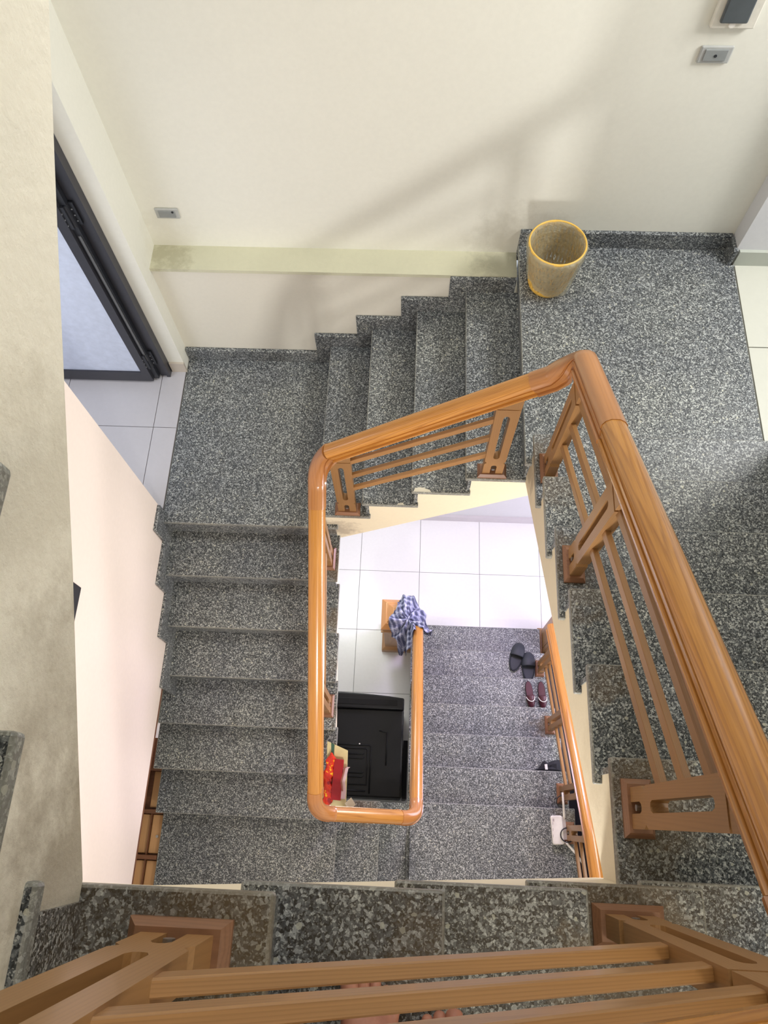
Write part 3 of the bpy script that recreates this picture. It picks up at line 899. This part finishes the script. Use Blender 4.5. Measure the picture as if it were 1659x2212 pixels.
# ------------------------------------------------------------------ checked cloth over the newel
def in_poly(x, y, P):
    c = False; j = len(P) - 1
    for i in range(len(P)):
        if (P[i][1] > y) != (P[j][1] > y) and x < (P[j][0] - P[i][0]) * (y - P[i][1]) / (P[j][1] - P[i][1]) + P[i][0]: c = not c
        j = i
    return c
outline = [(-.30, 9.42), (-.12, 9.58), (.05, 9.46), (.22, 9.58), (.42, 9.50), (.72, 9.15), (.95, 8.95), (.98, 8.68), (1.12, 8.45), (1.15, 8.28), (1.20, 8.02), (1.02, 7.85),
           (.86, 7.98), (.62, 8.0), (.34, 7.75), (.30, 7.22), (.12, 7.12), (-.02, 7.35), (-.10, 7.18), (-.22, 7.22), (-.34, 7.55), (-.55, 7.8), (-.66, 8.05), (-.76, 8.35), (-.62, 8.62),
           (-.42, 8.85), (-.36, 9.1)]
cc = (.12, 8.45)
b = MB(); n = 108; rows = 22; vs = []; gs = []
def outl(k):
    f = k / n * len(outline); i = int(f); u = f - i
    p, q = outline[i % len(outline)], outline[(i + 1) % len(outline)]
    return (p[0] + (q[0] - p[0]) * u, p[1] + (q[1] - p[1]) * u)
for j in range(rows + 1):
    f = j / rows
    for k in range(n):
        ox, oy = outl(k); x = cc[0] + (ox - cc[0]) * f; y = cc[1] + (oy - cc[1]) * f
        a = math.atan2(y - cc[1], x - cc[0])
        d = max(abs(x + .38), abs(y - 8.82))
        z = 5.46 - max(0, d - .3) * .55 - max(0, d - .72) * 1.25
        if y < 8.05 and x > .1: z = max(z, 5.62 - (8.05 - y) * .1 - abs(x - .6) * .9)
        if abs(x - .6) < .26 and y < 8.3: z = max(z, 5.72)
        fold = .15 * math.sin(7 * a + 1.2 + 2.5 * f) + .09 * math.sin(13 * a + 4 * f) + .03 * math.sin(29 * a)
        z += fold * (.25 + f) * 1.5
        x += .03 * math.sin(14 * a) * f; y += .03 * math.cos(11 * a) * f
        z = max(z, 5.30 if d < .46 else (5.02 if d < .74 else 3.2))
        vs.append((x, y, z + .05)); gs.append((x * 1.25 + .25 * z + .12 * math.sin(3 * a), y * 1.25 - .2 * z + .1 * math.sin(2 * a), 0))
fs = []
for j in range(rows):
    for k in range(n):
        fs.append((j * n + k, j * n + (k + 1) % n, (j + 1) * n + (k + 1) % n, (j + 1) * n + k))
b.add(vs, fs, gs)
o = b.build('checked_cloth', M['plaid'], None, smooth=True, fix=True)
md = o.modifiers.new('thick', 'SOLIDIFY'); md.thickness = .004; md.offset = 1
tag(o, 'crumpled grey blue checked cloth draped over the newel post', 'cloth')

# ------------------------------------------------------------------ black appliance on the ground floor
t = thing('washing_machine', (-1.6, 3, 0), 'black plastic topped washing machine under the stairwell on the white floor', 'appliance')
mb = MB(); mb.box((-3.25, .95, .15), (.05, 5.0, 4.55)); mb.build('cabinet', M['black_side'], t, bevel=.08)
mb = MB(); mb.box((-3.3, .9, 4.55), (.08, 4.55, 4.86)); mb.build('lid', M['black'], t, bevel=.08)
mb = MB()
pl = [(-3.3, 4.5), (.08, 4.5), (.08, 5.0), (-.6, 5.07), (-1.6, 5.14), (-2.6, 5.17), (-3.3, 5.17)]
mb.prism(pl, lambda a, b_, tt: (a, b_, tt), 4.5, 5.12)
cp = mb.build('control_panel', M['black'], t, bevel=.06)
mb = MB(); mb.box((-3.2, 4.66, 5.11), (-.2, 4.92, 5.145)); mb.build('panel_strip', M['black_side'], cp, bevel=.02)
def ridge(pts, h=.05, r=.03):
    m_ = MB(); m_.tube([(x, y, 4.86 + h * .4) for x, y in pts], r, 6); return m_.build('lid_rib', M['black'], t, smooth=True)
ridge([(-3.2, 3.0), (-1.35, 3.0), (-1.28, 2.93), (-1.28, 1.05)])
ridge([(-3.2, 2.86), (-1.5, 2.86), (-1.42, 2.8), (-1.42, 1.4), (-3.2, 1.4)])
for y in (2.62, 2.45, 1.86, 1.7):
    ridge([(-3.2, y), (-1.62, y), (-1.56, y + .06)], .05, .025)
ridge([(-.95, 3.62), (-.62, 3.55), (-.62, 2.2)])
ridge([(-3.2, 1.15), (-1.45, 1.15)])
mb = MB(); mb.tube([(-1.78, 3.04, 4.86), (-1.78, 3.04, 4.9)], .03, 8); mb.build('button', M['white_p'], t)
t = thing('black_block', (.2, 2.2, 0), 'narrow black block between the washing machine and the stairs', 'box')  # plain black block in the narrow gap
mb = MB(); mb.box((.10, .95, .02), (.30, 3.4, 3.3)); mb.build('body', M['black_side'], t, bevel=.02)
mb = MB(); mb.box((.10, .95, 3.3), (.30, 3.4, 3.36)); mb.build('cover', M['cloth_blk'], t)

# ------------------------------------------------------------------ wooden rack under the west wall
t = thing('wooden_rack', (-9.0, -.6, 8.7), 'low light brown wooden rack in the alcove beside the left flight', 'rack')
mb = MB(); mb.box((-9.55, -5.5, 8.0), (-8.62, 2.6, 8.6)); mb.build('body', M['rack_dark'], t)
for y0, y1, two in ((.12, 1.38, 0), (-1.42, -.12, 1), (-2.9, -1.66, 1), (-4.4, -3.15, 1)):
    for x0, x1 in (((-9.22, -8.66),) if not two else ((-9.5, -9.1), (-9.04, -8.66))):
        mb = MB(); mb.box((x0, y0, 8.6), (x1, y1, 8.72), 'y'); mb.build('panel', M['rack'], t, bevel=.02)
for y in (1.46, -.02, -1.54, -3.02):
    mb = MB(); mb.box((-9.5, y - .07, 8.6), (-8.62, y + .07, 9.0)); mb.build('divider', M['rack_dark'], t)
mb = MB(); mb.box((-9.09, -5.4, 8.6), (-9.05, -.1, 8.85), 'y'); mb.build('divider', M['rack_dark'], t)
mb = MB(); mb.box((-9.6, -5.5, 8.6), (-9.52, 2.6, 9.1), 'y'); mb.build('divider', M['rack_dark'], t)
mb = MB(); mb.tube([(-8.78, -.85, 8.72), (-8.78, -.85, 8.78)], .05, 10); mb.build('knob', M['metal'], t)

# ------------------------------------------------------------------ shoes and bag on the lowest flight
def oval(cx, cy, L, W, rot, z, waist=.12, n=28, scale=1.0):
    out = []
    for k in range(n):
        a = 2 * math.pi * k / n
        y = math.sin(a) * L / 2; x = math.cos(a) * W / 2 * (1 - waist * (1 - abs(math.sin(a))) + (.10 * math.sin(a)))
        x *= scale; y *= (1 - (1 - scale) * W / L)
        out.append((cx + x * math.cos(rot) - y * math.sin(rot), cy + x * math.sin(rot) + y * math.cos(rot), z))
    return out
def stack(mb, rings):
    n = len(rings[0]); vs = [p for r in rings for p in r]
    fs = [tuple(range(n))[::-1], tuple(range((len(rings) - 1) * n, len(rings) * n))]
    for j in range(len(rings) - 1):
        for k in range(n):
            fs.append((j * n + k, j * n + (k + 1) % n, (j + 1) * n + (k + 1) % n, (j + 1) * n + k))
    mb.add(vs, fs)
def dome(mb, cx, cy, L, W, rot, z, y0, y1, h, n=18, m=12):
    """upper of a slipper: arch across the sole between y0 and y1 (fractions of the length, toe = +1)"""
    vs = []
    for j in range(m + 1):
        f = j / m; yy = (y0 + (y1 - y0) * f) * L / 2
        q = max(0.0, 1 - (yy / (L / 2 * 1.01)) ** 2) ** .5
        ww = W / 2 * (.88 * (1 - .12 * (1 - abs(yy) / (L / 2))) + .10) * max(q, .02) ** .75 * 1.08
        hh = h * (1 - .75 * f ** 3)
        for k in range(n + 1):
            a = math.pi * k / n
            x = -math.cos(a) * ww; z_ = z + math.sin(a) ** .7 * hh
            vs.append((cx + x * math.cos(rot) - yy * math.sin(rot), cy + x * math.sin(rot) + yy * math.cos(rot), z_))
    fs = []
    for j in range(m):
        for k in range(n):
            fs.append((j * (n + 1) + k, j * (n + 1) + k + 1, (j + 1) * (n + 1) + k + 1, (j + 1) * (n + 1) + k))
    fs.append(tuple(m * (n + 1) + k for k in range(n + 1)))
    mb.add(vs, fs)
def clog(cx, cy, rot, z, label):
    t = thing('slipper', (cx, cy, z), label, 'slipper', 'black clogs on the lowest flight')
    L, W = 1.42, .70
    mb = MB(); stack(mb, [oval(cx, cy, L, W, rot, z, scale=.94), oval(cx, cy, L, W, rot, z + .05), oval(cx, cy, L, W, rot, z + .17), oval(cx, cy, L, W, rot, z + .19, scale=.93),
                          oval(cx, cy, L, W, rot, z + .12, scale=.84)])
    mb.build('sole', M['rubber'], t, smooth=False)
    mb = MB(); dome(mb, cx, cy, L, W, rot, z + .12, .02, .99, .34)
    o = mb.build('upper', M['rubber'], t, smooth=True)
    md = o.modifiers.new('thick', 'SOLIDIFY'); md.thickness = .005
    mb = MB(); stack(mb, [oval(cx, cy, L, W, rot, z + .121, scale=.80), oval(cx, cy, L, W, rot, z + .135, scale=.78)]); mb.build('footbed', M['rubber_in'], t)
clog(5.44, 7.62, -.28, 2.0, 'black rubber clog on the left of the pair, toe turned outwards')
clog(6.0, 7.16, .0, 2.0, 'black rubber clog next to the railing post, pointing straight up the picture')
def mule(cx, cy, rot, z, label):
    t = thing('slipper', (cx, cy, z), label, 'slipper', 'maroon slippers on the lowest flight')
    L, W = 1.22, .40
    mb = MB(); stack(mb, [oval(cx, cy, L, W, rot, z, scale=.95), oval(cx, cy, L, W, rot, z + .08), oval(cx, cy, L, W, rot, z + .11, scale=.93)]); mb.build('sole', M['maroon_dk'], t)
    mb = MB(); stack(mb, [oval(cx, cy, L, W, rot, z + .111, scale=.86), oval(cx, cy, L, W, rot, z + .13, scale=.82)]); mb.build('footbed', M['maroon'], t)
    mb = MB(); dome(mb, cx, cy, L, W, rot + math.pi, z + .1, .12, .99, .22)
    o = mb.build('upper', M['maroon'], t, smooth=True)
    md = o.modifiers.new('thick', 'SOLIDIFY'); md.thickness = .003
    pts = []
    for k in range(15):
        a = math.pi * k / 14; yy = -.10 * L - math.sin(a) * .20 * L; x = -math.cos(a) * W * .47
        pts.append((cx + x * math.cos(rot) - yy * math.sin(rot), cy + x * math.sin(rot) + yy * math.cos(rot), z + .16 + .2 * math.sin(a) ** .8))
    mb = MB()
    for p, q in zip(pts, pts[1:]): mb.tube([p, q], .016, 5)
    mb.build('beaded_trim', M['white_p'], t)
mule(5.86, 5.72, .12, 3.0, 'maroon slipper with pale beaded trim, the one further from the railing')
mule(6.42, 5.72, .06, 3.0, 'maroon slipper with pale beaded trim half hidden under the railing slats')
t = thing('cloth_bag', (6.3, 2.45, 5), 'flat black cloth bag with a small white tag lying by the railing', 'bag')
b = MB(); n = 30; vs = []
ol = [(5.50, 2.24), (5.8, 2.34), (6.0, 2.62), (6.08, 2.66), (6.15, 2.56), (6.5, 2.70), (6.78, 2.72), (6.80, 2.24), (6.2, 2.21)]
m_ = len(ol); c = (6.35, 2.42)
rg = []
for f, z in ((1.0, 5.0), (1.0, 5.03), (.8, 5.12), (.45, 5.17), (.1, 5.15)):
    rg.append([(c[0] + (x - c[0]) * f, c[1] + (y - c[1]) * f, z + (.02 * math.sin(7 * x + 9 * y) if z > 5.05 else 0)) for x, y in ol])
stack(b, rg); b.build('body', M['cloth_blk'], t)
mb = MB(); mb.hexa([(6.06, 2.30, 5.16), (6.17, 2.30, 5.16), (6.15, 2.52, 5.17), (6.04, 2.50, 5.17), (6.06, 2.30, 5.19), (6.17, 2.30, 5.19), (6.15, 2.52, 5.20), (6.04, 2.50, 5.20)]); mb.build('tag', M['white_p'], t)

# ------------------------------------------------------------------ router
t = thing('router', (6.15, 0, 7), 'flat white router with antennas lying against the railing of the lowest flight', 'router')
def rrect(x0, x1, y0, y1, r, z, n=5):
    out = []
    for cx, cy, a0 in ((x1 - r, y1 - r, 0), (x0 + r, y1 - r, 90), (x0 + r, y0 + r, 180), (x1 - r, y0 + r, 270)):
        for k in range(n + 1):
            a = math.radians(a0 + 90 * k / n); out.append((cx + r * math.cos(a), cy + r * math.sin(a), z))
    return out
rot_ = lambda P, a, c: [((x - c[0]) * math.cos(a) - (y - c[1]) * math.sin(a) + c[0], (x - c[0]) * math.sin(a) + (y - c[1]) * math.cos(a) + c[1], z) for x, y, z in P]
mb = MB(); stack(mb, [rot_(rrect(5.86 + e, 6.30 - e, -.53 + e, .50 - e, .08, z), .06, (6.1, 0)) for e, z in ((.02, 7.0), (0, 7.03), (0, 7.17), (.03, 7.2))])
mb.build('body', M['white_p'], t)
mb = MB(); stack(mb, [rot_(rrect(6.29, 6.42, -.36, .46, .02, z), .06, (6.1, 0)) for z in (7.0, 7.17)]); mb.build('port_panel', M['grey_p'], t)
mb = MB()
for k in range(3): mb.box((6.41, -.25 + k * .13, 7.05), (6.44, -.16 + k * .13, 7.14))
mb.build('port', M['yellow'], t)
for k in range(3):
    mb = MB(); y = -.28 + k * .22; mb.box((5.90, y, 7.198), (5.915, y + .1, 7.205)); mb.build('indicator', M['grey_p'], t)
mb = MB(); mb.box((5.90, .28, 7.198), (5.96, .38, 7.205)); mb.build('mark', M['grey_p'], t)
mb = MB(); mb.tube([(6.36, .40, 7.14), (6.34, .50, 7.26), (6.30, .9, 7.42), (6.26, 1.32, 7.55)], [.05, .05, .045, .04], 8); mb.build('antenna', M['white_p'], t, smooth=True)
mb = MB(); mb.tube([(6.38, -.42, 7.14), (6.46, -.52, 7.18), (6.72, -.80, 7.2), (7.05, -1.25, 7.2)], [.05, .05, .045, .04], 8); mb.build('antenna', M['white_p'], t, smooth=True)
t = thing('cable', (6.4, 0, 7), 'thin black cable looped over the white router', 'cable')
def ringp(c, r, z, tilt=.1, n=18, a0=0, a1=2 * math.pi):
    return [(c[0] + r * math.cos(a0 + (a1 - a0) * k / n), c[1] + r * math.sin(a0 + (a1 - a0) * k / n), z + tilt * math.sin(k)) for k in range(n + 1)]
mb = MB(); mb.tube(ringp((6.42, -.18), .25, 7.26, .02) + [(6.8, -.38, 7.3), (6.9, -.3, 7.2)], .022, 6); mb.tube(ringp((6.30, 1.0), .22, 7.2, .01, a0=1.2, a1=5.2), .022, 6)
mb.build('loop', M['cable'], t, smooth=True)

# ------------------------------------------------------------------ gift wrap and papers beside the well
nl = lambda y: 10.12 + .715 * (y + .05)           # resting line over the nosings
def slab(mb, P, z0, z1):
    n = len(P); v = [(x, y, nl(y) + z0) for x, y in P] + [(x, y, nl(y) + z1) for x, y in P]
    mb.add(v, [tuple(range(n))[::-1], tuple(range(n, 2 * n))] + [(i, (i + 1) % n, n + (i + 1) % n, n + i) for i in range(n)])
t = thing('card_folder', (-2.2, 1.3, 10.5), 'beige card sheet with a green stripe lying under the red packages', 'card')
mb = MB(); slab(mb, [(-2.58, .30), (-1.84, .33), (-1.80, 2.18), (-2.5, 2.44)], 0, .06); mb.build('sheet', M['card'], t)
mb = MB(); slab(mb, [(-2.36, 1.5), (-2.30, 1.5), (-2.25, 2.34), (-2.37, 2.40)], .06, .065); mb.build('stripe', M['green'], t)
t = thing('gift_box', (-2.1, 1.2, 10.8), 'long flat red box lying on the beige card beside the well', 'box')
mb = MB(); slab(mb, [(-2.36, .62), (-2.02, .60), (-1.92, 1.88), (-2.24, 1.90)], .07, .26); mb.build('body', M['red'], t, bevel=.015)
t = thing('foil_pouch', (-1.9, 1.2, 10.8), 'slim pink and brown foil pouch leaning on the red box', 'pouch')
b = MB(); pts = [(-1.96, .66), (-1.93, .9), (-1.97, 1.2), (-1.90, 1.45), (-1.86, 1.62), (-1.80, 1.66)]
for (x0, y0), (x1, y1) in zip(pts, pts[1:]):
    slab(b, [(x0 - .08, y0), (x0 + .09, y0), (x1 + .09, y1), (x1 - .08, y1)], .09, .2 + random.uniform(0, .05))
b.build('body', M['pink'], t)
mb = MB()
for (x0, y0), (x1, y1) in zip(pts[1:], pts[2:]): slab(mb, [(x0 - .05, y0), (x0, y0), (x1, y1), (x1 - .05, y1)], .22, .28)
mb.build('label_strip', M['brown_foil'], t)
t = thing('wrapped_packet', (-2.45, 1.2, 10.8), 'crumpled red and yellow foil packet tapering at both ends', 'packet')
b = MB(); n = 14; rows = 22; vs = []
for j in range(rows + 1):
    f = j / rows; y = .36 + 1.72 * f; cx = -2.52 + .16 * f + .04 * math.sin(9 * f); wd = (.17 + .03 * math.sin(23 * f) + random.uniform(-.015, .015)) * min(1, math.sin(math.pi * min(max(f, .03), .97)) * 2.6)
    for k in range(n):
        a = 2 * math.pi * k / n; rr = 1 + random.uniform(-.13, .13)
        vs.append((cx + math.cos(a) * wd * rr, y, nl(y) + .17 + math.sin(a) * .11 * rr))
fs = [(j * n + k, j * n + (k + 1) % n, (j + 1) * n + (k + 1) % n, (j + 1) * n + k) for j in range(rows) for k in range(n)]
fs += [tuple(range(n))[::-1], tuple(rows * n + k for k in range(n))]
b.add(vs, fs); b.build('wrapper', M['packet'], t)
t = thing('paper_tag', (-1.75, .45, 10.5), 'small folded white paper at the corner of the handrail', 'paper')
mb = MB(); slab(mb, [(-1.88, .52), (-1.70, .30), (-1.50, .50), (-1.66, .72)], .07, .12); mb.build('sheet', M['paper'], t)
for k in range(6):
    x = -2.66 + k * .012; xe = -2.62 - .05 * k
    mb = MB(); mb.tube([(x, .35 + .03 * k, nl(.3) + .2), (x - .03, 1.1, nl(1.1) + .25 + .02 * k), (xe, 1.9, nl(1.9) + .28)], .014, 5)
    o = mb.build('incense_stick', M['stick'], None, smooth=True)
    tag(o, 'one of the thin pale sticks bundled beside the red packet', 'stick', 'thin sticks beside the packet')

# ------------------------------------------------------------------ the person holding the camera: bare feet and lower legs behind the nearest railing
def person():
    V = []; E = []; Rr = []
    def add(p, r, parent=None):
        V.append(tuple(Vector(p) * U)); Rr.append(r * U)
        if parent is not None: E.append((parent, len(V) - 1))
        return len(V) - 1
    z0 = 31.0
    pel = add((.1, -3.0, 36.1), .78)
    for cx, ty, sgn in ((-.17, -1.12, -1), (.31, -1.36, 1)):
        hip = add((cx * .9, -2.95, 35.7), .52, pel)
        thi = add((cx, -2.9, 34.8), .44, hip)
        kn = add((cx, -2.75, 33.55), .31, thi)
        cf = add((cx, -2.85, 32.75), .32, kn)
        an = add((cx, ty - 1.02, z0 + .52), .20, cf)
        heel = add((cx, ty - 1.20, z0 + .2), .19, an)
        mid = add((cx, ty - .70, z0 + .27), .235, an)
        bal = add((cx, ty - .38, z0 + .16), .20, mid)
        for q, (dx, dy, r) in enumerate(((-.19, -.00, .085), (-.075, -.02, .062), (.02, -.05, .058), (.11, -.10, .054), (.19, -.17, .05))):
            dx *= -sgn; 
            a = add((cx + dx * .92, ty - .26 + dy * .6, z0 + .13), r * 1.12, bal)
            b_ = add((cx + dx * 1.04, ty - .12 + dy, z0 + .115), r * 1.0, a)
            add((cx + dx * 1.08, ty - .03 + dy, z0 + .085), r * .92, b_)
    me = bpy.data.meshes.new('body'); me.from_pydata(V, E, [])
    o = bpy.data.objects.new('body', me); COL.objects.link(o)
    md = o.modifiers.new('skin', 'SKIN')
    for i, r in enumerate(Rr):
        me.skin_vertices[0].data[i].radius = (r, r)
    me.skin_vertices[0].data[0].use_root = True
    ss = o.modifiers.new('sub', 'SUBSURF'); ss.levels = 2; ss.render_levels = 2
    md.use_smooth_shade = True
    me.materials.append(M['skin'])
    return o
try:
    body = person()
except Exception as ex:
    print('person', ex)
    body = None
if body:
    t = thing('person', (.1, -2.6, 31), 'barefoot person standing behind the nearest railing, only the toes showing between slats', 'person')
    bpy.context.view_layer.update()
    body.parent = t
    body.matrix_parent_inverse = t.matrix_world.inverted()
    mb = MB()
    for cx in (-.1, .4):
        mb.lathe((cx, -2.92), [(.50, 34.6), (.55, 34.6), (.60, 35.4), (.62, 36.0)], 24)
    mb.lathe((.12, -3.0), [(.86, 35.6), (.88, 36.2), (.82, 36.8), (.70, 36.8)], 28)
    mb.build('shorts', M['shorts'], t, smooth=True)

t = thing('recess_filler', (7.8, 1, 0), 'black filler block standing in for the dark recess beyond the outer railing', 'cabinet')  # added black block that paints the unlit recess dark behind the slats
mb = MB(); mb.box((6.9, -6.2, .02), (8.55, 7.9, 1.2)); mb.build('body', M['black_side'], t)
mb = MB(); mb.box((6.86, -6.2, 1.2), (8.56, 7.95, 1.3)); mb.build('top', M['cloth_blk'], t)
